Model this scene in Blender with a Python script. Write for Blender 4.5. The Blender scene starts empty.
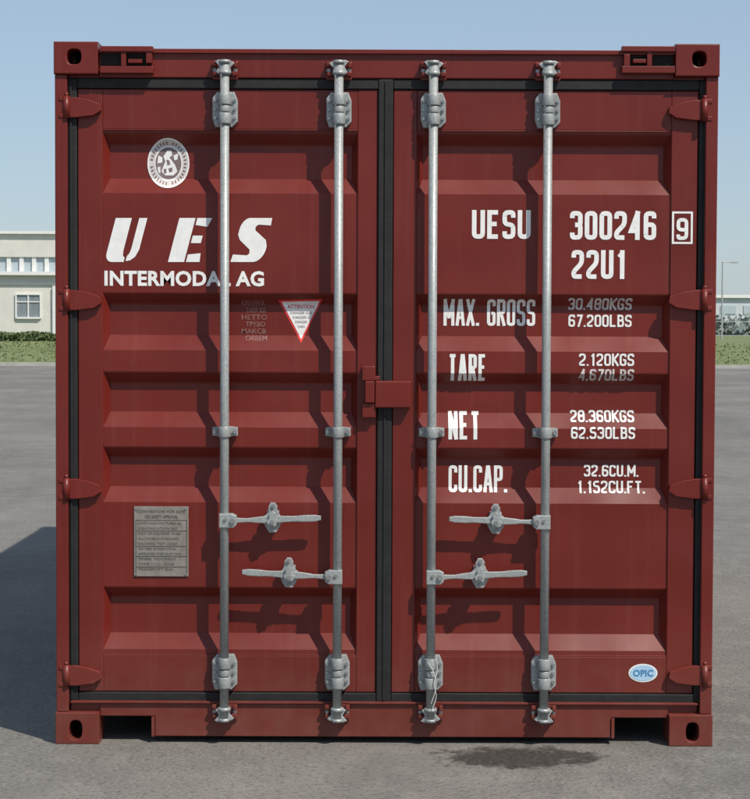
import bpy, bmesh, math, random
from mathutils import Vector, Matrix
from mathutils.geometry import tessellate_polygon
random.seed(7)
sc = bpy.context.scene
# ------------------------------------------------------------ camera model
F=1890.0; W0,H0=750.0,799.0
CAM=Vector((-0.038,-6.97,1.555)); PITCH=math.atan((399.5-326)/F); ROLL=math.radians(0.22)
fw=Vector((0,math.cos(PITCH),-math.sin(PITCH))); r0=Vector((1,0,0)); u0=Vector((0,math.sin(PITCH),math.cos(PITCH)))
rt=r0*math.cos(ROLL)+u0*math.sin(ROLL); up=-r0*math.sin(ROLL)+u0*math.cos(ROLL)
def P(px,py,y=0.03):
    """measure a point of the vertical plane Y=y (metres) from the photo"""
    d=fw+rt*((px-375)/F)+up*((399.5-py)/F)
    t=(y-CAM.y)/d.y
    q=CAM+d*t
    return q.x,q.z
cd=bpy.data.cameras.new("camera"); cam=bpy.data.objects.new("camera",cd); sc.collection.objects.link(cam)
cam.matrix_world=Matrix(((rt.x,up.x,-fw.x,CAM.x),(rt.y,up.y,-fw.y,CAM.y),(rt.z,up.z,-fw.z,CAM.z),(0,0,0,1)))
cd.sensor_fit='VERTICAL'; cd.sensor_height=36; cd.lens=F/H0*36; cd.clip_start=0.1; cd.clip_end=5000
sc.camera=cam
# ------------------------------------------------------------ light
SA,SE=math.radians(43),math.radians(52)
sd=Vector((math.sin(SA)*math.cos(SE),-math.cos(SA)*math.cos(SE),math.sin(SE)))
sl=bpy.data.lights.new("sun",'SUN'); sl.energy=4.7; sl.angle=math.radians(0.6); sl.color=(1,0.93,0.83)
so=bpy.data.objects.new("sun",sl); sc.collection.objects.link(so); so.rotation_euler=sd.to_track_quat('Z','Y').to_euler(); so.location=(20,-20,30)
w=bpy.data.worlds.new("World"); sc.world=w; w.use_nodes=True
wn=w.node_tree; bg=wn.nodes['Background']; st=wn.nodes.new('ShaderNodeTexSky'); st.sky_type='NISHITA'
st.sun_disc=False; st.sun_elevation=SE; st.sun_rotation=math.atan2(sd.x,sd.y); st.air_density=1.0; st.dust_density=0.6; st.ozone_density=2.5
hz_=wn.nodes.new('ShaderNodeMix'); hz_.data_type='RGBA'; hz_.inputs[0].default_value=0.5
wn.links.new(st.outputs[0],hz_.inputs[6]); hz_.inputs[7].default_value=(4.3,5.5,6.9,1)   # even summer haze
wn.links.new(hz_.outputs[2],bg.inputs[0]); bg.inputs[1].default_value=0.105
sc.view_settings.view_transform='Standard'; sc.view_settings.look='None'; sc.view_settings.exposure=0
# ------------------------------------------------------------ materials
def nm(name):
    m=bpy.data.materials.new(name); m.use_nodes=True; nt=m.node_tree
    return m,nt,nt.nodes['Principled BSDF']
def N(nt,t,**k):
    n=nt.nodes.new(t)
    for a,b in k.items(): setattr(n,a,b)
    return n
def noise(nt,vec,scale,detail=4,rough=0.55,stretch=None):
    n=N(nt,'ShaderNodeTexNoise'); n.inputs['Scale'].default_value=scale; n.inputs['Detail'].default_value=detail; n.inputs['Roughness'].default_value=rough
    if stretch:
        mp=N(nt,'ShaderNodeMapping'); mp.inputs['Scale'].default_value=stretch; nt.links.new(vec,mp.inputs[0]); vec=mp.outputs[0]
    nt.links.new(vec,n.inputs['Vector']); return n.outputs[0]
def ramp(nt,f,a,b,c=0.0,d=1.0):
    n=N(nt,'ShaderNodeMapRange'); n.inputs[1].default_value=a; n.inputs[2].default_value=b; n.inputs[3].default_value=c; n.inputs[4].default_value=d; nt.links.new(f,n.inputs[0]); return n.outputs[0]
def mul(nt,f,k):
    n=N(nt,'ShaderNodeMath',operation='MULTIPLY'); nt.links.new(f,n.inputs[0])
    if isinstance(k,(int,float)): n.inputs[1].default_value=k
    else: nt.links.new(k,n.inputs[1])
    return n.outputs[0]
def mix(nt,f,a,b):
    n=N(nt,'ShaderNodeMix',data_type='RGBA')
    nt.links.new(f,n.inputs[0])
    for i,c in ((6,a),(7,b)):
        if isinstance(c,tuple): n.inputs[i].default_value=(*c,1)
        else: nt.links.new(c,n.inputs[i])
    return n.outputs[2]
def bump(nt,bs,h,strength,dist,prev=None):
    n=N(nt,'ShaderNodeBump'); n.inputs['Strength'].default_value=strength; n.inputs['Distance'].default_value=dist
    nt.links.new(h,n.inputs['Height'])
    if prev is not None: nt.links.new(prev,n.inputs['Normal'])
    nt.links.new(n.outputs[0],bs.inputs['Normal']); return n.outputs[0]
def simple(name,c1,c2,rough=0.6,metal=0.0,scale=8,bs_=0.0,bd=0.01,bscale=60):
    m,nt,b=nm(name); tc=N(nt,'ShaderNodeTexCoord').outputs['Object']
    nt.links.new(mix(nt,ramp(nt,noise(nt,tc,scale,3),0.3,0.7),c1,c2),b.inputs['Base Color'])
    b.inputs['Roughness'].default_value=rough; b.inputs['Metallic'].default_value=metal
    if bs_: bump(nt,b,noise(nt,tc,bscale,2),bs_,bd)
    return m
# container paint
def paint(name,k=1.0):
    m,nt,b=nm(name); tc=N(nt,'ShaderNodeTexCoord').outputs['Object']
    c=mix(nt,ramp(nt,noise(nt,tc,1.7,3),0.3,0.7),(0.126*k,0.0125*k,0.0080*k),(0.160*k,0.0175*k,0.0115*k))
    streak=mul(nt,ramp(nt,noise(nt,tc,1.0,4,0.65,(26,4,1.3)),0.54,0.85),0.18)
    c=mix(nt,streak,c,(0.25,0.085,0.065))
    blot=mul(nt,ramp(nt,noise(nt,tc,7,4,0.7),0.56,0.85),0.35)
    c=mix(nt,blot,c,(0.075,0.011,0.009))
    sx=N(nt,'ShaderNodeSeparateXYZ'); nt.links.new(tc,sx.inputs[0])
    low=ramp(nt,sx.outputs[2],0.45,0.0)
    c=mix(nt,mul(nt,mul(nt,low,noise(nt,tc,14,3)),0.45),c,(0.22,0.12,0.09))
    nt.links.new(c,b.inputs['Base Color'])
    nt.links.new(ramp(nt,noise(nt,tc,5,3),0.3,0.7,0.32,0.46),b.inputs['Roughness'])
    b.inputs['Specular IOR Level'].default_value=0.38
    p=bump(nt,b,noise(nt,tc,2.6,1),0.4,0.035)
    bump(nt,b,noise(nt,tc,220,1),0.12,0.001,p)
    return m
M_RED=paint("red_oxide_paint"); M_RED2=paint("red_oxide_paint_frame",0.95)
M_BLK=simple("gasket_rubber",(0.005,0.005,0.006),(0.012,0.012,0.013),0.7,0,20,0.3,0.003)
M_DARK=simple("dark_interior_and_shade",(0.01,0.008,0.008),(0.02,0.015,0.014),0.9)  # near-black; also paints the shade in casting holes and between header guard bars
def galv(name):
    m,nt,b=nm(name); tc=N(nt,'ShaderNodeTexCoord').outputs['Object']
    v=N(nt,'ShaderNodeTexVoronoi'); v.inputs['Scale'].default_value=110; nt.links.new(tc,v.inputs['Vector'])
    c=mix(nt,v.outputs['Distance'],(0.40,0.42,0.41),(0.27,0.29,0.29))
    c=mix(nt,mul(nt,ramp(nt,noise(nt,tc,9,4,0.6,(1,1,.4)),0.5,0.8),0.5),c,(0.19,0.195,0.19))
    nt.links.new(c,b.inputs['Base Color']); b.inputs['Metallic'].default_value=0.25
    nt.links.new(ramp(nt,noise(nt,tc,30,2),0.3,0.7,0.36,0.55),b.inputs['Roughness'])
    bump(nt,b,noise(nt,tc,150,2),0.2,0.002); return m
M_GALV=galv("galvanised_steel")
M_BOLT=simple("bolt_steel",(0.22,0.22,0.22),(0.34,0.34,0.33),0.4,0.5,60)
M_WHITE=simple("white_lettering",(0.74,0.74,0.72),(0.84,0.84,0.82),0.5,0,25)
M_DIM=simple("white_lettering_painted_shade",(0.42,0.37,0.36),(0.68,0.65,0.63),0.55,0,45)  # shade of the overhanging corrugation slopes put into the lettering colour
M_FAINT=simple("faded_stencil",(0.20,0.07,0.06),(0.27,0.14,0.13),0.6,0,60)
M_REDS=simple("sticker_red",(0.62,0.03,0.03),(0.68,0.05,0.04),0.4)
M_BLUE=simple("sticker_pale_blue",(0.35,0.55,0.72),(0.42,0.62,0.76),0.4)
M_BLUED=simple("sticker_blue_print",(0.05,0.2,0.42),(0.06,0.24,0.46),0.4)
M_PLATE=simple("data_plate_aluminium",(0.22,0.20,0.17),(0.31,0.28,0.25),0.45,0.25,30,0.15,0.002)
M_PRINT=simple("plate_print",(0.06,0.055,0.05),(0.10,0.09,0.08),0.6)
M_STICKG=simple("sticker_grey_print",(0.16,0.11,0.11),(0.24,0.18,0.18),0.5)
M_ROPE=simple("white_plastic_cord",(0.5,0.5,0.48),(0.6,0.6,0.58),0.5)
# ------------------------------------------------------------ mesh helpers
def empty(name):
    e=bpy.data.objects.new(name,None); sc.collection.objects.link(e); e.empty_display_size=0.2; return e
BOX=empty("shipping_container")
def add(name,me,mat,parent=BOX,smooth=False,bev=0,seg=2):
    if mat is not None and len(me.materials)==0: me.materials.append(mat)
    o=bpy.data.objects.new(name,me); sc.collection.objects.link(o)
    if parent is not None: o.parent=parent
    if smooth:
        for p in me.polygons: p.use_smooth=True
    if bev:
        b=o.modifiers.new("bevel",'BEVEL'); b.width=bev; b.segments=seg; b.limit_method='ANGLE'; b.angle_limit=math.radians(40)
    return o
def mesh(name,v,f):
    me=bpy.data.meshes.new(name); me.from_pydata(v,[],f); me.update(); return me
def boxmesh(bxs):
    v=[];f=[]
    for (x0,x1,y0,y1,z0,z1) in bxs:
        x0,x1=sorted((x0,x1)); y0,y1=sorted((y0,y1)); z0,z1=sorted((z0,z1)); n=len(v)
        v+=[(x0,y0,z0),(x1,y0,z0),(x1,y1,z0),(x0,y1,z0),(x0,y0,z1),(x1,y0,z1),(x1,y1,z1),(x0,y1,z1)]
        f+=[tuple(n+i for i in q) for q in ((0,3,2,1),(4,5,6,7),(0,1,5,4),(1,2,6,5),(2,3,7,6),(3,0,4,7))]
    return v,f
def boxes(name,bxs,mat,parent=BOX,bev=0):
    v,f=boxmesh(bxs); return add(name,mesh(name,v,f),mat,parent,bev=bev)
def pbox(x0,y0,x1,y1,yf,yb,pl=None):
    pl=yf if pl is None else pl
    cx,cy=(x0+x1)/2,(y0+y1)/2
    return (P(x0,cy,pl)[0],P(x1,cy,pl)[0],yf,yb,P(cx,y1,pl)[1],P(cx,y0,pl)[1])
def cyl(bm,x,y,z,r,h,axis='Z',seg=16,r2=None):
    m={'Z':Matrix.Identity(4),'Y':Matrix.Rotation(math.pi/2,4,'X'),'X':Matrix.Rotation(math.pi/2,4,'Y')}[axis]
    bmesh.ops.create_cone(bm,cap_ends=True,segments=seg,radius1=r,radius2=r if r2 is None else r2,depth=h,matrix=Matrix.Translation((x,y,z))@m)
def bmobj(name,bm,mat,parent=BOX,smooth=False,bev=0):
    me=bpy.data.meshes.new(name); bm.to_mesh(me); bm.free()
    o=add(name,me,mat,parent,bev=bev)
    if smooth:
        for p in me.polygons: p.use_smooth=len(p.vertices)<=4
    return o
def shape(name,outer,holes,yf,yb,mat,parent=BOX,bev=0.0):
    """flat outline in X-Z extruded from yf to yb, with holes"""
    cu=bpy.data.curves.new(name,'CURVE'); cu.dimensions='2D'; cu.fill_mode='BOTH'; cu.extrude=abs(yb-yf)/2-bev; cu.bevel_depth=bev; cu.bevel_resolution=1
    if bev: cu.offset=-bev
    for pts in [outer]+holes:
        s=cu.splines.new('POLY'); s.points.add(len(pts)-1); s.use_cyclic_u=True
        for i,(x,z) in enumerate(pts): s.points[i].co=(x,z,0,1)
    t=bpy.data.objects.new("tmp",cu); sc.collection.objects.link(t)
    bpy.context.view_layer.update()
    me=bpy.data.meshes.new_from_object(t.evaluated_get(bpy.context.evaluated_depsgraph_get()))
    bpy.data.objects.remove(t)
    ym=(yf+yb)/2
    for v in me.vertices:
        x,z,d=v.co; v.co=(x,ym-d,z)
    me.name=name
    me.materials.clear()
    o=add(name,me,mat,parent)
    for p in me.polygons: p.use_smooth=False
    return o
def oval(cx,cz,rx,rz,n=24,pw=1.0):
    return [(cx+rx*math.copysign(abs(math.cos(a))**pw,math.cos(a)),cz+rz*math.copysign(abs(math.sin(a))**pw,math.sin(a))) for a in [2*math.pi*i/n for i in range(n)]]
# ------------------------------------------------------------ container frame
HW=1.219; HT=2.591; LEN=6.058
YC=-0.012; YP=0.0; YH=0.018; YD=0.030; YK=0.037; DEP=0.040
for sx in (-1,1):
    for z0,z1,top in ((HT-0.118,HT,True),(0,0.118,False)):
        xa,xb=sorted((sx*HW,sx*(HW-0.162)))
        cx=(xa+xb)/2+sx*0.006; cz=(z0+z1)/2+(0.004 if top else -0.006)
        hole=oval(cx,cz,0.024 if not top else 0.026,0.036 if not top else 0.028,28,0.75)
        shape("corner_casting",[(xa,z0),(xb,z0),(xb,z1),(xa,z1)],[hole],YC,YC+0.15,M_RED2,bev=0.004)
        boxes("casting_back",[(xa+.01,xb-.01,YC+0.145,YC+0.178,z0+.01,z1-.01)],M_DARK)  # near-black plug paints in the shade behind the casting hole
        boxes("front_corner_casting",[(xa,xb,LEN-0.178,LEN,z0,z1)],M_RED2,bev=0.005)
    x_out=sx*HW; x_in=sx*(HW-0.047)
    boxes("corner_post",[(x_out-sx*0.002,x_in,YP,0.12,0.118,HT-0.118)],M_RED2,bev=0.004)
    boxes("inner_post",[(x_in,sx*(HW-0.10),0.058,0.12,0.118,HT-0.118)],M_DARK)
    boxes("front_post",[(x_out-sx*0.002,sx*(HW-0.12),LEN-0.15,LEN-0.01,0.118,HT-0.118)],M_RED2,bev=0.004)
xl,xr=-HW+0.162,HW-0.162
hz=P(385,78.5,YH)[1]; ht=P(385,50,YH)[1]
boxes("door_header",[(xl,xr,YH,0.11,hz,ht-0.004)],M_RED2,bev=0.004)
boxes("header_lip",[(xl,xr,YH-0.014,YH-0.001,ht-0.016,ht)],M_RED2,bev=0.002)
boxes("header_post_cap",[(-HW+.049,xl-.001,YH+.01,0.11,hz,HT-0.119),(xr+.001,HW-.049,YH+.01,0.11,hz,HT-0.119)],M_RED2)
for L in ((100,153,1),(622,675,-1)):
    a,b,s=L
    bs=[pbox(a,46,b,51.5,YC-0.002,YH),pbox(a,66,b,73,YC,YH)]
    if s==1: bs+=[pbox(121,51.5,126,66,YC+.004,YH),pbox(146,51.5,152,63,YC+.002,YH),pbox(128,59,142,63,YC+.006,YH)]
    else: bs+=[pbox(647,51.5,652,66,YC+.004,YH),pbox(624,54,630,66,YC+.002,YH),pbox(633,59,646,63,YC+.006,YH)]
    boxes("header_guard",bs,M_RED2,bev=0.002)
    boxes("header_guard_painted_shade",[pbox(a+1,51.5,b-2,66,YH-0.002,YH-0.0005)],M_DARK)  # thin dark sheet on the header face, painting the shade between the bars
zt=P(385,704,YH)[1]; zb=P(385,737,YH)[1]
def zx(px,py): return P(px,py,YH)
na,nb=zx(155,725)[0],zx(611,725)[0]; nz=zx(385,717)[1]
shape("door_sill",[(xl,nz),(na,nz),(na,zb),(nb,zb),(nb,nz),(xr,nz),(xr,zt),(xl,zt)],[],YH,0.11,M_RED2,bev=0.003)
boxes("sill_lip",[(-HW+.053,HW-.053,YH-0.012,YH+.02,zt+.001,zt+0.009)],M_RED2,bev=0.002)
boxes("sill_post_foot",[(-HW+.053,xl-.001,YH+.01,0.11,.119,zt),(xr+.001,HW-.053,YH+.01,0.11,.119,zt)],M_RED2)
boxes("sill_notch_cheek",[(na-.012,na-.001,YH-0.006,0.10,zb,nz-.001),(nb+.001,nb+.012,YH-0.006,0.10,zb,nz-.001)],M_RED2)
def corr(name,x,s):
    v=[];f=[]; y=0.12; pts=[]
    while y<LEN-0.16:
        pts+=[(0,y),(0,y+.07),(.036,y+.14),(.036,y+.21)]; y+=.278
    pts=[p for p in pts if p[1]<LEN-0.15]+[(0,LEN-0.15)]
    for d,yy in pts:
        for z in (0.16,HT-0.06): v.append((x-s*d,yy,z))
    for i in range(len(pts)-1): f.append((2*i,2*i+2,2*i+3,2*i+1))
    add(name,mesh(name,v,f),M_RED)
for s in (-1,1):
    corr("side_wall",s*(HW-0.012),s)
    boxes("bottom_side_rail",[(s*(HW-.004),s*(HW-.05),0.12,LEN-.15,0.03,0.16)],M_RED2)
    boxes("top_side_rail",[(s*(HW-.004),s*(HW-.06),0.12,LEN-.15,HT-0.07,HT-0.012)],M_RED2)
v=[];f=[];y=0.11;k=0
while y<LEN-0.02:
    for x in (-HW+.02,HW-.02): v.append((x,y,HT-0.022-(0.02 if k%4 in(1,2) else 0)))
    y+=.07;k+=1
for i in range(k-1): f.append((2*i,2*i+1,2*i+3,2*i+2))
add("roof_panel",mesh("roof_panel",v,f),M_RED)
boxes("front_wall",[(-HW+.1,HW-.1,LEN-.06,LEN-.02,0.1,HT-.05)],M_RED)
boxes("timber_floor",[(-HW+.06,HW-.06,0.12,LEN-.1,0.14,0.17)],M_DARK)
boxes("cross_members",[(-HW+.06,HW-.06,yy,yy+.045,0.03,0.138) for yy in [0.5+0.3*i for i in range(18)]],M_RED2)
# ------------------------------------------------------------ doors
recpx=[(134,194),(294,351),(373,428),(448,503),(588,650)]
REC=[(P(385,a,YK)[1],P(385,b,YK)[1]) for a,b in recpx]
SL=0.056; ST=0.040
def surf(z):
    for t,b in REC:
        if b<=z<=t:
            if z>t-ST: return YK+DEP*(t-z)/ST
            if z<b+SL: return YK+DEP*(z-b)/SL
            return YK+DEP
    return YK
BR=sorted([q for t,b in REC for q in (t,t-ST,b+SL,b)])
zD1=P(385,90,YD)[1]; zD0=P(385,692.3,YD)[1]
zp1=P(385,130,YD)[1]; zp0=P(385,656,YD)[1]
def door(name,xo0,xo1,xi0,xi1):
    fr=[(xo0,xi0,YD,0.075,zD0,zD1),(xi1,xo1,YD,0.075,zD0,zD1),(xi0,xi1,YD+.0015,0.075,zp1,zD1),(xi0,xi1,YD+.0015,0.075,zD0,zp0)]
    boxes(name+"_frame",fr,M_RED2,bev=0.003)
    zs=[zp0]+BR+[zp1]; v=[];f=[]
    nx=24
    for z in zs:
        for i in range(nx+1): v.append((xi0+(xi1-xi0)*i/nx,surf(z),z))
    for j in range(len(zs)-1):
        for i in range(nx):
            a=j*(nx+1)+i; f.append((a,a+1,a+nx+2,a+nx+1))
    add(name+"_corrugated_panel",mesh(name,v,f),M_RED,bev=0.004)
    v=[];f=[]
    for t,b in REC:
        for x,s in ((xi0,1),(xi1,-1)):
            n=len(v); g=0.022
            v+=[(x,YK-.0005,t),(x,YK-.0005,b),(x+s*g,YK+DEP-.0005,b+SL),(x+s*g,YK+DEP-.0005,t-ST)]
            f.append((n,n+1,n+2,n+3))
    add(name+"_corrugation_ends",mesh(name,v,f),M_RED)
def X(px,pl=YD): return P(px,390,pl)[0]
door("left_door",X(78.4),X(377),X(103),X(357))
door("right_door",X(392.5),X(695.5),X(416),X(669))
boxes("door_back",[(-HW+.06,HW-.06,0.085,0.10,zt+.002,hz-.002)],M_DARK)
gx=[(X(66),X(77.8)),(X(377.4),X(392)),(X(696.2),X(707.3))]
gz1=P(385,79,.022)[1]; gz0=P(385,703,.022)[1]
gl=[]
for i,(a,b) in enumerate(gx):
    gl.append((a,b,0.022 if i!=1 else 0.020,0.084,gz0+.001,gz1-.001))
gl+=[(gx[0][1]+.0005,gx[1][0]-.0005,0.024,0.084,zD1+.002,gz1),(gx[1][1]+.0005,gx[2][0]-.0005,0.024,0.084,zD1+.002,gz1),
     (gx[0][1]+.0005,gx[1][0]-.0005,0.024,0.084,gz0,zD0-.002),(gx[1][1]+.0005,gx[2][0]-.0005,0.024,0.084,gz0,zD0-.002)]
boxes("door_gasket",gl,M_BLK,bev=0.004)
boxes("gasket_ridge",[((a+b)/2-.004,(a+b)/2+.004,0.015,0.0215,gz0+.01,gz1-.01) for a,b in gx],M_BLK,bev=0.002)
# hinges
for py in (107,300,489,676):
    for s in (-1,1):
        yy=py+(3 if s==1 and py<150 else 0)
        x0,z0=P(60 if s<0 else 711,yy,0.0); xt=P(101 if s<0 else 669,yy,0.0)[0]
        h=0.037
        a=x0+(-s)*0.005
        pts=[(a,z0-h),(a+(-s)*.055,z0-h),(xt+s*.028,z0-h*.78),(xt,z0-h*.30),(xt+s*.004,z0+h*.35),(xt+s*.05,z0+h*.78),(a+(-s)*.05,z0+h),(a,z0+h)]
        shape("hinge_blade",pts,[],0.004,0.0285,M_RED,bev=0.002)
        bm=bmesh.new(); cyl(bm,a-s*.018,0.002,z0,0.0125,0.082,seg=20)
        cyl(bm,a-s*.018,0.002,z0+.046,0.008,0.014,seg=12)
        bmobj("hinge_pin",bm,M_RED2,smooth=True)
        boxes("hinge_lug",[(x0+s*.004,a-s*.018,0.0-.004,0.02,z0+.024,z0+.039),(x0+s*.004,a-s*.018,-.004,0.02,z0-.039,z0-.024)],M_RED2,bev=0.002)
# ------------------------------------------------------------ lock rods
YR=-0.018
RX=[(224,225),(339.5,336.5),(433,431),(548.5,543.5)]
RXm=[]
for t,b in RX:
    a=P(t,65,YR)[0]; c=P(b,718,YR)[0]; RXm.append((a+c)/2)
rz1=P(385,64,YR)[1]; rz0=P(385,720,YR)[1]
def Z(py,pl=YR): return P(385,py,pl)[1]
for k,x in enumerate(RXm):
    bm=bmesh.new(); cyl(bm,x,YR,(rz0+rz1)/2,0.0165,rz1-rz0,seg=28)
    bmobj("locking_bar",bm,M_GALV,smooth=True)
    for zc,sg in ((Z(70),1),(Z(713),-1)):
        bm=bmesh.new()
        cyl(bm,x,YR,zc-sg*.012,0.023,0.014,seg=20); cyl(bm,x,YR,zc+sg*.028,0.021,0.012,seg=20)
        bmobj("cam_collar",bm,M_GALV,smooth=True)
        m_=-1 if k%2 else 1
        sh=[(-.036,.030),(-.020,.036),(.006,.020),(.026,.030),(.036,.022),(.020,.006),(.024,-.012),(.014,-.024),(-.016,-.022),(-.032,-.010),(-.020,.010)]
        shape("locking_cam",[(x+m_*a_,zc+b_*sg) for a_,b_ in sh],[],YR-.006,YR+.012,M_GALV,bev=0.002)
        boxes("cam_keeper",[(x-.047,x+.047,0.006,YH-.0005,zc-.034,zc+.034),(x-.044,x-.026,YR+.004,.0055,zc-.022,zc-.008),(x+.026,x+.046,YR+.004,.0055,zc-.022,zc-.006),(x-.046,x-.030,YR+.002,.0055,zc+.012,zc+.028),(x+.032,x+.046,YR+.002,.0055,zc+.008,zc+.026)],M_RED2,bev=0.003)
        bm=bmesh.new()
        for dx,dz in ((-.038,.0),(.038,.0)):
            cyl(bm,x+dx,0.003,zc+dz,0.0075,0.012,'Y',6)
        bmobj("keeper_bolt",bm,M_BOLT)
    for pa,pb in ((92,127),(656,691)):
        za,zb_=Z(pa),Z(pb); zc=(za+zb_)/2; h=(za-zb_)/2
        pts=[(x-.036,zc-h),(x+.026,zc-h),(x+.046,zc-h+.02),(x+.046,zc+h-.03),(x+.034,zc+h),(x-.030,zc+h),(x-.046,zc+h-.022),(x-.046,zc-h+.03)]
        shape("guide_bracket_plate",pts,[],YD-.034,YD-.0005,M_GALV,bev=0.003)
        bm=bmesh.new()
        cyl(bm,x,YR,zc+h*.55,0.024,h*.62,seg=24); cyl(bm,x,YR,zc-h*.55,0.024,h*.62,seg=24)
        cyl(bm,x,YR,zc,0.0205,h*.35,seg=24)
        bmobj("guide_bracket_sleeve",bm,M_GALV,smooth=True,bev=0.002)
        bx=[(x-.024,x-.014,YR,YD-.034,zc+h*.25,zc+h*.85),(x+.014,x+.024,YR,YD-.034,zc+h*.25,zc+h*.85),(x-.024,x-.014,YR,YD-.034,zc-h*.85,zc-h*.25),(x+.014,x+.024,YR,YD-.034,zc-h*.85,zc-h*.25)]
        boxes("guide_bracket_ribs",bx,M_GALV,bev=.002)
        bm=bmesh.new()
        for dx in (-.035,.035):
            for dz in (-.5,.0,.5): cyl(bm,x+dx,YD-.038,zc+dz*h,0.0062,0.010,'Y',6)
        bmobj("bracket_bolts",bm,M_BOLT)
    zc=Z(432.5); h=.019
    pts=[(x-.047,zc-h*.8),(x-.02,zc-h),(x+.02,zc-h),(x+.047,zc-h*.8),(x+.047,zc+h*.8),(x+.02,zc+h),(x-.02,zc+h),(x-.047,zc+h*.8)]
    shape("mid_guide_plate",pts,[],YD-.022,YD-.0005,M_GALV,bev=0.002)
    bm=bmesh.new(); cyl(bm,x,YR,zc,0.023,2*h,seg=24); bmobj("mid_guide_sleeve",bm,M_GALV,smooth=True,bev=.002)
    boxes("mid_guide_web",[(x-.020,x+.020,YR,YD-.02,zc-h*.9,zc+h*.9)],M_GALV)
    bm=bmesh.new()
    for dx in (-.036,.036): cyl(bm,x+dx,YD-.026,zc,0.0085,0.012,'Y',6)
    bmobj("mid_guide_bolts",bm,M_BOLT)
for k,py,tx,ty,cx_,s in ((0,521,321,518,272.5,1),(1,577,242,572,289,-1),(2,577,527,573,480,1),(3,521.5,449,519,496,-1)):
    x=RXm[k]; yh=YR-0.006
    zc=P(375,py,yh)[1]; x1,z1=P(tx,ty,yh); xc=P(cx_,py,yh)[0]; zcc=zc+(z1-zc)*.55
    pts=[(x-s*.018,zc-.026),(x+s*.034,zc-.026),(x+s*.046,zc-.016),(x+s*.046,zc+.018),(x+s*.03,zc+.026),(x-s*.018,zc+.026)]
    shape("handle_hub",pts,[],YR-.024,YR+.014,M_GALV,bev=.003)
    bm=bmesh.new(); cyl(bm,x+s*.032,YR-.026,zc,0.010,0.012,'Y',12); cyl(bm,x+s*.006,YR-.026,zc+.006,0.006,0.008,'Y',10); bmobj("handle_pivot",bm,M_BOLT)
    xa=x+s*.044
    n=14; top=[];bot=[]
    for i in range(n+1):
        t=i/n; xx=xa+(x1-xa)*t; zz=zc+(z1-zc)*t
        hh=.0105+.004*math.exp(-((t-.42)/.14)**2)+(.002 if t>.75 else 0)-(.0045 if i==n else 0)-.0035*math.exp(-((t-.12)/.08)**2)
        top.append((xx,zz+hh)); bot.append((xx,zz-hh))
    shape("handle_grip",bot+top[::-1],[],yh-.007,yh+.007,M_GALV,bev=.003)
    pl=[(-.012,-.052),(.014,-.050),(.026,-.030),(.034,-.012),(.030,.010),(.016,.030),(.018,.046),(.008,.060),(-.008,.060),(-.016,.044),(-.014,.024),(-.034,.008),(-.034,-.014),(-.024,-.034)]
    shape("handle_catch_plate",[(xc+s*a,zcc+b) for a,b in pl],[],yh+.010,yh+.020,M_GALV,bev=.002)
    boxes("handle_catch_standoff",[(xc-.022,xc+.022,yh+.019,surf(zcc)-.001,zcc-.030,zcc+.028)],M_GALV,bev=.002)
    pl2=[(-.016,-.022),(.012,-.026),(.020,-.004),(.012,.006),(.014,.022),(.002,.032),(-.010,.024),(-.012,.004),(-.022,-.006)]
    shape("handle_retainer",[(xc+s*a,zcc+b) for a,b in pl2],[],yh-.018,yh-.008,M_GALV,bev=.002)
    bm=bmesh.new(); cyl(bm,xc,yh-.020,zcc-.010,0.008,0.01,'Y',12); cyl(bm,xc+s*.002,yh+.008,zcc+.048,0.007,0.010,'Y',10); cyl(bm,xc,yh+.008,zcc-.040,0.006,0.010,'Y',6); bmobj("catch_rivets",bm,M_BOLT)
boxes("door_overlap_plate",[pbox(375,381,411,408,YR+.008,YD-.001)],M_RED,bev=.005)
boxes("overlap_plate_bracket",[pbox(362,366,375,381,YR+.016,YD-.001),pbox(365,381,374.5,403,YR+.004,YD-.001),pbox(362,403,375.5,418,YR+.016,YD-.001),pbox(371,376,380,381,YR+.02,YD-.001)],M_RED2,bev=.004)
def cord(pts,r):
    cu=bpy.data.curves.new("tie_cord",'CURVE'); cu.dimensions='3D'; cu.bevel_depth=r; cu.bevel_resolution=2
    s=cu.splines.new('BEZIER'); s.bezier_points.add(len(pts)-1)
    for b,p in zip(s.bezier_points,pts): b.co=p; b.handle_left_type=b.handle_right_type='AUTO'
    o=bpy.data.objects.new("tie_cord",cu); cu.materials.append(M_ROPE); sc.collection.objects.link(o); o.parent=BOX
x=RXm[2]
cord([(x+.018,YR-.026,Z(655)),(x+.024,YR-.02,Z(668)),(x+.012,YR-.027,Z(682)),(x+.020,YR-.022,Z(695)),(x+.006,YR-.028,Z(708))],.0016)
cord([(x-.012,YR-.027,Z(660)),(x+.010,YR-.029,Z(671)),(x+.018,YR-.025,Z(686)),(x+.002,YR-.028,Z(702))],.0016)
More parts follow.
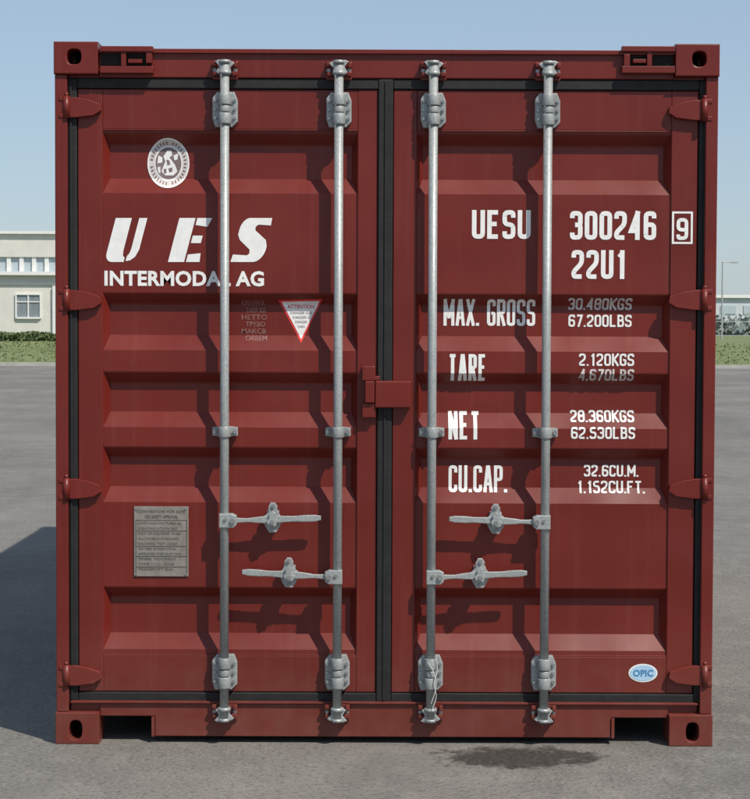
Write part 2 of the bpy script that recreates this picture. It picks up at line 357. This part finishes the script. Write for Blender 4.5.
# ------------------------------------------------------------ markings
def to_surface(name,polys,mat,lift=.0014,fixed=None,shift=.00010):
    """polys: list of vertex lists in X-Z; moulded on to the corrugated door skin"""
    bm=bmesh.new()
    for pi,pl in enumerate(polys):
        vs=[bm.verts.new((x,-(pi%7)*shift,z)) for x,z in pl]
        try: bm.faces.new(vs)
        except ValueError: pass
    if fixed is None:
        for z in BR:
            bmesh.ops.bisect_plane(bm,geom=bm.verts[:]+bm.edges[:]+bm.faces[:],plane_co=(0,0,z),plane_no=(0,0,1))
    for v_ in bm.verts: v_.co.y+= (surf(v_.co.z) if fixed is None else fixed)-lift
    bm.normal_update()
    for f_ in bm.faces:
        if f_.normal.y>0: f_.normal_flip()
    return bmobj(name,bm,mat)
R='R';S='S'
O_=(R,True,[(0,0),(1,0),(1,1),(0,1)])
G={'U':[(R,0,[(0,1),(0,0),(1,0),(1,1)])],'E':[(S,0,[(1,1),(0,1),(0,0),(1,0)]),(S,0,[(0,.52),(.85,.52)])],
'S':[(R,0,[(1,.78),(1,1),(0,1),(0,.52),(1,.48),(1,0),(0,0),(0,.22)])],
'3':[(R,0,[(0,.8),(0,1),(1,1),(1,.52),(.35,.52)]),(R,0,[(.35,.52),(1,.52),(1,0),(0,0),(0,.2)])],
'0':[O_],'O':[O_],'2':[(R,0,[(0,.78),(0,1),(1,1),(1,.56),(0,.2),(0,0),(1,0)])],
'4':[(S,0,[(.78,0),(.78,1)]),(S,0,[(.78,1),(0,.28),(1.05,.28)])],'6':[(R,0,[(1,.8),(1,1),(0,1),(0,0),(1,0),(1,.54),(.0,.54)])],
'9':[(R,0,[(0,.2),(0,0),(1,0),(1,1),(0,1),(0,.46),(1,.46)])],'1':[(S,0,[(.2,.80),(.7,.98)]),(S,0,[(.7,1),(.7,0)])],
'8':[O_,(S,0,[(0,.52),(1,.52)])],'7':[(S,0,[(0,1),(1,1)]),(S,0,[(1,1),(.35,0)])],'5':[(R,0,[(1,1),(0,1),(0,.56),(1,.56),(1,0),(0,0),(0,.2)])],
'M':[(S,0,[(0,0),(0,1)]),(S,0,[(0,1),(.5,.25)]),(S,0,[(.5,.25),(1,1)]),(S,0,[(1,1),(1,0)])],'A':[(S,0,[(0,0),(.42,1),(.58,1),(1,0)]),(S,0,[(.14,.28),(.86,.28)])],
'X':[(S,0,[(0,0),(1,1)]),(S,0,[(0,1),(1,0)])],'G':[(R,0,[(1,.78),(1,1),(0,1),(0,0),(1,0),(1,.48),(.5,.48)])],
'R':[(S,0,[(0,0),(0,1)]),(R,0,[(0,1),(1,1),(1,.5),(0,.5)]),(S,0,[(.45,.5),(1,0)])],'T':[(S,0,[(-.1,1),(1.1,1)]),(S,0,[(.5,1),(.5,0)])],
'N':[(S,0,[(0,0),(0,1)]),(S,0,[(0,1),(1,0)]),(S,0,[(1,0),(1,1)])],'C':[(R,0,[(1,.76),(1,1),(0,1),(0,0),(1,0),(1,.24)])],'P':[(S,0,[(0,0),(0,1)]),(R,0,[(0,1),(1,1),(1,.47),(0,.47)])],
'K':[(S,0,[(0,0),(0,1)]),(S,0,[(1,1),(.1,.48)]),(S,0,[(.25,.55),(1,0)])],'L':[(S,0,[(0,1),(0,0),(1,0)])],
'B':[(S,0,[(0,0),(0,1)]),(R,0,[(0,1),(.9,1),(.9,.53),(0,.53)]),(R,0,[(0,.53),(1,.53),(1,0),(0,0)])],'F':[(S,0,[(1,1),(0,1),(0,0)]),(S,0,[(0,.52),(.8,.52)])],
'.':[(S,0,[(0,0),(0,.06)])],'I':[(S,0,[(.5,0),(.5,1)])],'D':[(R,True,[(0,0),(1,0),(1,1),(0,1)])]}
WD={'.':.05,'I':.5,'1':.75,'M':1.4,' ':.35,'A':1.1}
def fillet(p,closed,r):
    out=[];n=len(p)
    for i in range(n):
        if not closed and i in (0,n-1): out.append(p[i]); continue
        a=Vector(p[i-1]);b=Vector(p[i]);c=Vector(p[(i+1)%n])
        d1=(a-b);d2=(c-b); rr=min(r,d1.length*.48,d2.length*.48); d1.normalize();d2.normalize()
        p0=b+d1*rr;p2=b+d2*rr
        for t in (0,.33,.67,1):
            q=p0*(1-t)**2+b*2*t*(1-t)+p2*t*t; out.append((q.x,q.y))
    return out
def thick(p,closed,t):
    n=len(p);L=[];Rr=[]
    for i in range(n):
        b=Vector(p[i]); a=Vector(p[i-1]) if (i>0 or closed) else None; c=Vector(p[(i+1)%n]) if (i<n-1 or closed) else None
        d1=(b-a).normalized() if a is not None else (c-b).normalized()
        d2=(c-b).normalized() if c is not None else d1
        n1=Vector((-d1.y,d1.x));n2=Vector((-d2.y,d2.x)); m=(n1+n2)
        if m.length<1e-4: m=n1.copy()
        m.normalize(); k=min(1/max(m.dot(n1),.3),1.9)*t/2
        L.append(b+m*k);Rr.append(b-m*k)
    q=[]
    for i in range(n if closed else n-1):
        j=(i+1)%n; q.append([tuple(L[i]),tuple(L[j]),tuple(Rr[j]),tuple(Rr[i])])
    return q
def stencil(name,s,x0,y0,x1,y1,tpx,mat=None,fixed=None,gap=1.5):
    mat=mat or M_WHITE
    pl=YK if fixed is None else fixed
    X0,Z1=P(x0,y0,pl);X1,Z0=P(x1,y1,pl); t=tpx/270
    ws=[WD.get(c,1) for c in s]; tot=sum(ws); n=len(s); g=t*gap
    u=(X1-X0-t-g*(n-1))/tot
    h=Z1-Z0-t; x=X0+t/2; polys=[]
    for c,wd in zip(s,ws):
        if c!=' ':
            for kind,cl,pts in G[c]:
                raw=pts
                pts=[[x+a*wd*u,Z0+t/2+b*h] for a,b in pts]
                if not cl:
                    for e,o in ((0,1),(-1,-2)):
                        d=Vector(pts[e])-Vector(pts[o]); 
                        if raw[e][1] in (0,1) and abs(d.y)>abs(d.x)*.6:
                            d=d/abs(d.y)*t/2; pts[e]=[pts[e][0]+d.x,pts[e][1]+d.y]
                pts=[tuple(q) for q in pts]
                if kind==R: pts=fillet(pts,bool(cl),min(u*.42,t*1.4))
                polys+=thick(pts,bool(cl),t)
        x+=wd*u+g
    to_surface(name,polys,mat,fixed=fixed)
stencil("marking_owner_code","UESU",472,210,530.5,239,4.5)
stencil("marking_serial","300246",570,211,656,240,4.6,gap=1.45)
stencil("marking_size_type","22U1",571.5,250,626,279,4.5)
stencil("marking_check_digit","9",676.5,218,688,240,3.6,fixed=YD)
Xa,Za=P(673,212.5,YD);Xb,Zb=P(691.5,243,YD)
to_surface("marking_check_digit_box",thick([(Xa,Za),(Xb,Za),(Xb,Zb),(Xa,Zb)],True,.0075),M_WHITE,fixed=YD)
stencil("marking_max_gross","MAX. GROSS",444,299,536,326,3.1,gap=1.42)
stencil("marking_tare","TARE",448.5,354,486.5,381,3.4,gap=1.45)
stencil("marking_net","NET",448.5,411.5,480,439.5,3.7,gap=1.45)
stencil("marking_cucap","CU.CAP.",449,466,508,493,3.2,gap=1.4)
for nme,s,a,b,c,d,m in (("gross_kgs","30.480KGS",569,298,633,310,M_DIM),("gross_lbs","67.200LBS",569.5,314.5,633,327,M_WHITE),("tare_kgs","2.120KGS",579,353.5,634,366,M_WHITE),("tare_lbs","4.670LBS",579,369,634,381,M_DIM),
    ("net_kgs","28.360KGS",571,410.5,635,422.5,M_WHITE),("net_lbs","62.530LBS",571,427,635,439,M_WHITE),("cube_m","32.6CU.M.",585,465.5,640,477.5,M_WHITE),("cube_ft","1.152CU.FT.",578,481.5,646,494,M_WHITE)):
    stencil("marking_"+nme,s,a,b,c,d,1.95,m,gap=1.5)
def logo(x0,polys,wpx=31):
    return [[P(x0+a*wpx+b*11.5,262-b*44,YK) for a,b in pl] for pl in polys]
arc=lambda cx,cy,rx,ry,a0,a1,n=7:[(cx+rx*math.cos(math.radians(a0+(a1-a0)*i/n)),cy+ry*math.sin(math.radians(a0+(a1-a0)*i/n))) for i in range(n+1)]
Upoly=[[(-.02,1),(.50,1),(.50,.26),(.53,.14),(.60,.10),(.60,0)]+arc(.22,.2,.24,.2,270,180)+[(-.02,.8)],
       [(.66,.02),(.66,.13),(.72,.20),(.74,.30),(.74,1),(1,1),(1,.28),(.93,.12),(.80,.04)]]
Epoly=[[(0,0),(.52,0),(.52,1),(0,1)],[(.58,1),(1.06,1),(.98,.80),(.58,.84)],[(.58,.60),(.90,.60),(.90,.43),(.58,.43)],[(.58,.17),(.98,.20),(1.02,0),(.58,0)]]
Spoly=[[(.96,1),(.30,1)]+arc(.26,.74,.26,.26,90,180)+[(0,.62),(.10,.50),(.50,.28),(.52,.19),(.46,.15),(0,.17),(-.02,0),(.66,0)]+arc(.70,.30,.32,.30,-90,0)+[(1.02,.36),(.94,.50),(.52,.72),(.50,.80),(.58,.85),(.98,.83)]]
def tri(polys):
    out=[]
    for pl in polys:
        for t in tessellate_polygon([[Vector((a,b,0)) for a,b in pl]]): out.append([pl[i] for i in t])
    return out
def flat_surface(name,polys,mat,**k):
    to_surface(name,tri(polys),mat,shift=0,**k)
flat_surface("logo_letter_u",logo(105,Upoly),M_WHITE)
flat_surface("logo_letter_e",logo(168,Epoly),M_WHITE)
flat_surface("logo_letter_s",logo(231,Spoly),M_WHITE)
def fontpolys(s,bold=0.0):
    cu=bpy.data.curves.new("t",'FONT'); cu.body=s; cu.offset=bold; cu.resolution_u=3; cu.space_character=1.0+bold*1.5
    t=bpy.data.objects.new("t",cu); sc.collection.objects.link(t); bpy.context.view_layer.update()
    me=bpy.data.meshes.new_from_object(t.evaluated_get(bpy.context.evaluated_depsgraph_get())); bpy.data.objects.remove(t)
    V=[(v.co.x,v.co.y) for v in me.vertices]; pol=[[V[i] for i in p.vertices] for p in me.polygons]
    bpy.data.meshes.remove(me); return pol
def label(name,s,x0,y0,x1,y1,mat,bold=0.0,fixed=None,lift=.0014):
    pol=fontpolys(s,bold); xs=[a for p in pol for a,b in p]; zs=[b for p in pol for a,b in p]
    pl=YK if fixed is None else fixed
    X0,Z1=P(x0,y0,pl);X1,Z0=P(x1,y1,pl); a0,a1,b0,b1=min(xs),max(xs),min(zs),max(zs)
    pol=[[(X0+(a-a0)/(a1-a0)*(X1-X0),Z0+(b-b0)/(b1-b0)*(Z1-Z0)) for a,b in p] for p in pol]
    to_surface(name,pol,mat,lift=lift,fixed=fixed,shift=0)
label("lettering_intermodal","INTERMODAL AG",104.5,270.5,264,286.5,M_WHITE,0.036)
def pov(cx,cy,rx,ry,n=40): 
    return [P(cx+rx*math.cos(2*math.pi*i/n),cy-ry*math.sin(2*math.pi*i/n),YK+DEP) for i in range(n)]
def ringp(o,i_): 
    n=len(o); return [[o[k],o[(k+1)%n],i_[(k+1)%n],i_[k]] for k in range(n)]
cx,cy=168.5,163.5
def surf2(name,polys,mat,lift): to_surface(name,polys,mat,lift=lift,shift=0)
M_SEAL=simple("seal_silver_print",(0.55,0.50,0.48),(0.66,0.62,0.60),0.5,0,30)
surf2("seal_disc",tri([pov(cx,cy,21,25)]),M_SEAL,.001)
surf2("seal_rim",ringp(pov(cx,cy,21,25),pov(cx,cy,19.6,23.5)),M_WHITE,.002)
surf2("seal_ring",ringp(pov(cx,cy,14.2,17.5),pov(cx,cy,13.0,16.2)),M_WHITE,.002)
surf2("seal_field",tri([pov(cx,cy,13,16.2)]),M_STICKG,.0018)
tk=[]
for i in range(34):
    a=2*math.pi*i/34; 
    if i%9==8: continue
    q=[]
    for rr,dd in ((15.6,-.05),(18.2,-.045),(18.2,.025),(15.6,.03)):
        q.append(P(cx+rr*math.cos(a+dd),cy-rr*1.2*math.sin(a+dd),YK+DEP))
    tk.append(q)
surf2("seal_ring_text",tk,M_STICKG,.0022)
fig=[[(-1,-13),(3,-13),(4,-8),(1,-6),(4,-2),(7,2),(9,8),(5,12),(-3,12),(-7,8),(-5,3),(-3,-2),(-5,-7)],[(5,-8),(10,-10),(9,-4),(6,-3)],[(-10,-8),(-6,-6),(-6,-1),(-11,0)],[(-11,4),(-8,3),(-8,10),(-10,9)]]
surf2("seal_figure",tri([[P(cx+a,cy+b,YK+DEP) for a,b in p] for p in fig]),M_WHITE,.0026)
fig2=[[(-2,-4),(1,-3),(2,1),(-1,2)],[(0,5),(4,4),(4,8),(1,9)],[(-5,6),(-2,5),(-2,10),(-4,10)]]
surf2("seal_figure_detail",tri([[P(cx+a,cy+b,YK+DEP) for a,b in p] for p in fig2]),M_STICKG,.0032)
def PP(pts,pl=YK+.02): return [P(a,b,pl) for a,b in pts]
surf2("warning_sticker_back",[PP([(278,300),(322.5,299),(301,343)])],M_REDS,.001)
surf2("warning_sticker_face",[PP([(281.5,301.8),(319.5,301),(301,339)])],M_WHITE,.0019)
label("warning_sticker_text_a","ATTENTION",287,304.5,314,308.5,M_REDS,0.02,lift=.0026)
for i,(a,b) in enumerate(((290,312),(292.5,309.5),(295,307),(297.5,304.5))):
    label("warning_sticker_text_b","DANGER GAS"[:10-2*i],a,311.5+i*4.6,b,314+i*4.6,M_STICKG,0.0,lift=.0026)
for r,(s,y0) in enumerate((("KMAPPKR",300),("TAPA KR",307.5),("HETTO",314.5),("TPYBO",321.5),("MAKCB",328.5),("OBBEM",335.5))):
    label("faded_stencil_text",s,241+(r%2)*4,y0,264.5+(r%3),y0+5.2,M_FAINT,0.01)
def disc(rx,ry): return tri([[P(643+rx*math.cos(a),673-ry*math.sin(a),YD) for a in [2*math.pi*i/32 for i in range(32)]]])
to_surface("maker_sticker",disc(14.5,9.2),M_WHITE,fixed=YD+.0015,shift=0)
to_surface("maker_sticker_field",disc(13,7.8),M_BLUE,fixed=YD+.0015,lift=.0024,shift=0)
label("maker_sticker_text","OPIC",633,669.5,653,676.5,M_BLUED,0.03,fixed=YD+.0015,lift=.0032)
yp=YK-.006
boxes("data_plate",[pbox(134,506.5,188.5,576.5,yp,YK)],M_PLATE,bev=.0015)
label("data_plate_text","CONVENTION FOR SAFE",137,510,185,513,M_PRINT,0.01,fixed=yp,lift=.0008)
label("data_plate_text","CSC SAFETY APPROVAL",145,515,178,518.5,M_PRINT,0.02,fixed=yp,lift=.0008)
rows=["DATE MANUFACTURED 06","IDENTIFICATION NO","MAX GROSS MASS 30480","ALLOWABLE STACKING","RACKING TEST LOAD","OWNER INTERMODAL","APPROVED FOR CUSTOMS","TIMBER TREATMENT","TYPE 1CC  6058","TRANSPORT SEAL"]
for i,s in enumerate(rows):
    y0=522+i*5.1; label("data_plate_text",s,138,y0,138+20+len(s)*1.15,y0+2.6,M_PRINT,0.0,fixed=yp,lift=.0008)
lines=[[P(a,b,yp) for a,b in ((136,y),(186.5,y),(186.5,y+.6),(136,y+.6))] for y in (520,530.6,546,556,566.5)]
lines+=[[P(a,b,yp) for a,b in ((x,520),(x+.6,520),(x+.6,574),(x,574))] for x in (135.8,186.5)]
to_surface("data_plate_lines",lines,M_PRINT,fixed=yp,lift=.0009)
bm=bmesh.new()
for a,b in ((136.5,509),(186,509),(136.5,574),(186,574)):
    xx,zz=P(a,b,yp); cyl(bm,xx,yp-.001,zz,.0035,.004,'Y',10)
bmobj("data_plate_rivets",bm,M_BOLT)
wb=[]
for xa,xb in ((X(103),X(357)),(X(416),X(669))):
    wb+=[(xa,xb,YD+.002,YK+.001,zp1-.005,zp1+.001),(xa,xb,YD+.002,YK+.001,zp0-.001,zp0+.005)]
boxes("weld_bead",wb,M_RED2,bev=.002)

# ============================================================ setting
m,nt,b=nm("concrete_yard"); tc=N(nt,'ShaderNodeTexCoord').outputs['Object']
c=mix(nt,ramp(nt,noise(nt,tc,0.30,4,0.62),0.35,0.65),(0.125,0.117,0.106),(0.205,0.193,0.174))
c=mix(nt,mul(nt,ramp(nt,noise(nt,tc,1.0,4,0.7,(1.3,.30,1)),0.48,0.66),0.55),c,(0.100,0.094,0.087))
c=mix(nt,mul(nt,ramp(nt,noise(nt,tc,5,4,0.7),0.48,0.72),0.55),c,(0.245,0.230,0.207))
c=mix(nt,mul(nt,ramp(nt,noise(nt,tc,38,3,0.7),0.52,0.66),0.65),c,(0.065,0.060,0.054))
c=mix(nt,mul(nt,ramp(nt,noise(nt,tc,75,3,0.7),0.56,0.68),0.6),c,(0.36,0.34,0.31))
nt.links.new(c,b.inputs['Base Color']); b.inputs['Roughness'].default_value=0.85
p=bump(nt,b,noise(nt,tc,5,3),0.4,0.02)
bump(nt,b,noise(nt,tc,60,3,0.7),0.9,0.008,p)
M_GROUND=m
v=[];f=[]
gxs=[-1500,-300,-60,-20,-8,-4,-2,0,2,4,8,20,60,300,1500]; gys=[-300,-40,-12,-8,-4,-2,0,2,6,12,30,64,120,400,2500]
for yy in gys:
    for xx in gxs: v.append((xx,yy,0))
n=len(gxs)
for j in range(len(gys)-1):
    for i in range(n-1): f.append((j*n+i,j*n+i+1,(j+1)*n+i+1,(j+1)*n+i))
add("ground",mesh("ground",v,f),M_GROUND,None)
m,nt,b=nm("oil_stain"); tc=N(nt,'ShaderNodeTexCoord').outputs['Object']
nt.links.new(mix(nt,ramp(nt,noise(nt,tc,50,3,.7),.45,.65),(0.035,0.032,0.030),(0.09,0.083,0.075)),b.inputs['Base Color']); b.inputs['Roughness'].default_value=0.6
mp=N(nt,'ShaderNodeMapping'); mp.inputs['Scale'].default_value=(1/.33,1/.18,1); nt.links.new(tc,mp.inputs[0])
ln=N(nt,'ShaderNodeVectorMath',operation='LENGTH'); nt.links.new(mp.outputs[0],ln.inputs[0])
ad=N(nt,'ShaderNodeMath',operation='ADD'); nt.links.new(ln.outputs['Value'],ad.inputs[0]); nt.links.new(mul(nt,noise(nt,tc,9,5,0.75),2.2),ad.inputs[1])
al=ramp(nt,ad.outputs[0],2.05,1.75); nt.links.new(mul(nt,al,0.70),b.inputs['Alpha'])
bump(nt,b,noise(nt,tc,60,3,0.7),0.7,0.006)
def ground_pt(px,py):
    d=fw+rt*((px-375)/F)+up*((399.5-py)/F); t=-CAM.z/d.z; return CAM+d*t
q=ground_pt(519,758)
pts=[(0.50*math.cos(a),0.30*math.sin(a),0) for a in [2*math.pi*i/40 for i in range(40)]]
o=add("oil_stain",mesh("oil_stain",pts,[tuple(range(40))]),m,None); o.location=(q.x,q.y,0.004)
M_LAWN=simple("lawn_grass",(0.11,0.14,0.05),(0.18,0.205,0.09),0.95,0,0.9,0.9,0.06,7)
M_KERB=simple("kerb_concrete",(0.34,0.33,0.30),(0.42,0.41,0.38),0.8,0,3)
YL=64.5
boxes("kerb",[(-300,300,YL,YL+.18,0,.13)],M_KERB,None)
def lawn_z(d): return 0.12+0.62*min(d/17,1)
v=[];f=[];nx,ny=160,30
for j in range(ny+1):
    d=j*1.0 if j<20 else 20+(j-20)**2*3.2
    for i in range(nx+1):
        v.append((-240+480*i/nx,YL+.18+d,lawn_z(d)+random.uniform(0,.05)*(d>0)))
for j in range(ny):
    for i in range(nx): a=j*(nx+1)+i; f.append((a,a+1,a+nx+2,a+nx+1))
add("lawn",mesh("lawn",v,f),M_LAWN,None)
def leaves(name,pts,size,mat,parent=None):
    v=[];f=[]
    for p in pts:
        a=Vector((random.gauss(0,1),random.gauss(0,1),random.gauss(0,1))).normalized(); b2=a.orthogonal().normalized(); c2=a.cross(b2)
        s=size*random.uniform(.6,1.3); n=len(v); p=Vector(p)
        for q in (-b2-c2*.6,b2-c2*.6,b2+c2*.6,-b2+c2*.6): v.append(tuple(p+q*s*.5))
        f.append((n,n+1,n+2,n+3))
    add(name,mesh(name,v,f),mat,parent)
M_HEDGE=simple("hedge_leaves",(0.07,0.105,0.035),(0.13,0.17,0.065),0.8,0,1.2)
pts=[]
for i in range(12000):
    xx=random.uniform(-34,-6); hh=.50+.10*math.sin(xx*.9)+.08*math.sin(xx*2.3+1)
    pts.append((xx,83+random.uniform(-.7,.7),.72+random.random()**.7*hh))
leaves("hedge",pts,.15,M_HEDGE)
M_TUFT=simple("grass_blades",(0.12,0.155,0.055),(0.19,0.22,0.09),0.9,0,1.5)
pts=[]
for i in range(14000):
    xx=random.uniform(-30,30); d=.2+random.random()*17
    pts.append((xx,YL+.2+d,lawn_z(d)+.03+random.random()*.03))
leaves("grass_tufts",pts,.08,M_TUFT)
OB=empty("office_building")
M_WALL=simple("cream_render",(0.62,0.60,0.55),(0.70,0.68,0.62),0.85,0,1.5,0.1,0.01)
M_TRIM=simple("white_trim",(0.72,0.72,0.70),(0.78,0.78,0.76),0.7)
M_GLASS=simple("window_glass",(0.18,0.21,0.23),(0.26,0.30,0.32),0.25,0.0,2)
M_BAND=simple("blue_glazing",(0.38,0.45,0.49),(0.46,0.53,0.57),0.3)
YB=86.0
def bz(py): return P(30,py,YB)[1]
def bx_(px): return P(px,300,YB)[0]
zr=bz(234); zc1=bz(257); zc0=bz(272)
boxes("walls",[(-48,-7,YB,YB+14,0,zc0)],M_WALL,OB)
boxes("parapet_wall",[(-48,-7,YB-.05,YB+14,zc1,zr)],M_WALL,OB)
boxes("roof_coping",[(-48.15,-6.85,YB-.22,YB+14.1,zr,zr+.14)],M_TRIM,OB)
boxes("clerestory_glass",[(-47.8,-7.2,YB+.10,YB+13.8,zc0,zc1)],M_BAND,OB)
boxes("clerestory_mullions",[(-47.9+i*.62,-47.9+i*.62+.20,YB,YB+.12,zc0+.001,zc1-.001) for i in range(66)],M_TRIM,OB)
boxes("cornice",[(-48.1,-6.9,YB-.35,YB-.001,zc0-.16,zc0+.02)],M_TRIM,OB)
boxes("lower_string_course",[(-48.05,-6.95,YB-.08,YB-.001,bz(283)-.08,bz(283))],M_TRIM,OB)
wx0=bx_(17);wx1=bx_(40); ww=wx1-wx0; wz1=bz(295);wz0=bz(317)
gl=[];frm=[]
for k in range(-13,4):
    a=wx0+k*2.35
    if a<-47 or a+ww>-7.5: continue
    gl.append((a,a+ww,YB-.03,YB-.001,wz0,wz1))
    frm+=[(a-.07,a,YB-.09,YB-.001,wz0-.07,wz1+.07),(a+ww,a+ww+.07,YB-.09,YB-.001,wz0-.07,wz1+.07),(a,a+ww,YB-.09,YB-.001,wz1,wz1+.07),(a,a+ww,YB-.12,YB-.001,wz0-.09,wz0),
          (a+ww/2-.03,a+ww/2+.03,YB-.075,YB-.031,wz0,wz1),(a,a+ww/2-.03,YB-.07,YB-.031,wz1-.36,wz1-.31),(a+ww/2+.03,a+ww,YB-.07,YB-.031,wz1-.36,wz1-.31)]
boxes("window_panes",gl,M_GLASS,OB); boxes("window_frames",frm,M_TRIM,OB)
boxes("pilasters",[(bx_(53)+k*7.05,bx_(53)+k*7.05+.35,YB-.14,YB-.002,0,bz(284)-.09) for k in range(-4,1)],M_TRIM,OB)
boxes("door_panel",[(-9.8,-8.8,YB-.05,YB-.001,.1,2.3)],M_GLASS,OB)
M_TREE=simple("hazy_tree_leaves",(0.22,0.265,0.245),(0.29,0.33,0.31),0.95,0,.25)  # distance haze put into the leaf colour as paler greens
pts=[]
for k in range(60):
    cx=random.uniform(-5,75); cy=random.uniform(165,185); r=random.uniform(1.4,2.4)
    for i in range(300):
        d=Vector((random.gauss(0,1),random.gauss(0,1),random.gauss(0,1))).normalized()*r*random.random()**.4
        pts.append((cx+d.x*1.6,cy+d.y,max(.6,1.5+d.z*.75*random.uniform(.7,1.1))))
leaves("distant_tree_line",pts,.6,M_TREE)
WH=empty("distant_warehouse")
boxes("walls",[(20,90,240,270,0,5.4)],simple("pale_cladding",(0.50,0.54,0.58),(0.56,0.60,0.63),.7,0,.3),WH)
boxes("roof_edge",[(19.7,90.3,239.6,270.4,5.4,5.8)],M_TRIM,WH)
boxes("window_band",[(21+i*3,23+i*3,239.9,240-.001,3.3,4.4) for i in range(22)],M_BAND,WH)
M_POLE=simple("pole_steel",(0.35,0.36,0.36),(0.45,0.45,0.45),.5,.2)
bm=bmesh.new(); xx,zz=P(722.5,262,110)
cyl(bm,xx,110,zz/2,.06,zz,'Z',12,.04); cyl(bm,xx+.3,110,zz-.02,.025,.6,'X',8)
bmesh.ops.create_cube(bm,size=1,matrix=Matrix.Translation((xx+.75,110,zz-.03))@Matrix.Diagonal((.4,.2,.09,1)))
cyl(bm,xx,110,.2,.13,.4,'Z',12)
bmobj("street_lamp",bm,M_POLE,None)
FN=empty("boundary_fence"); 
boxes("posts",[(8+i*2.5,8.07+i*2.5,95,95.07,0.1,1.9) for i in range(20)],M_POLE,FN); boxes("rails",[(8,56,95.02,95.05,z,z+.04) for z in (1.1,1.85)],M_POLE,FN)
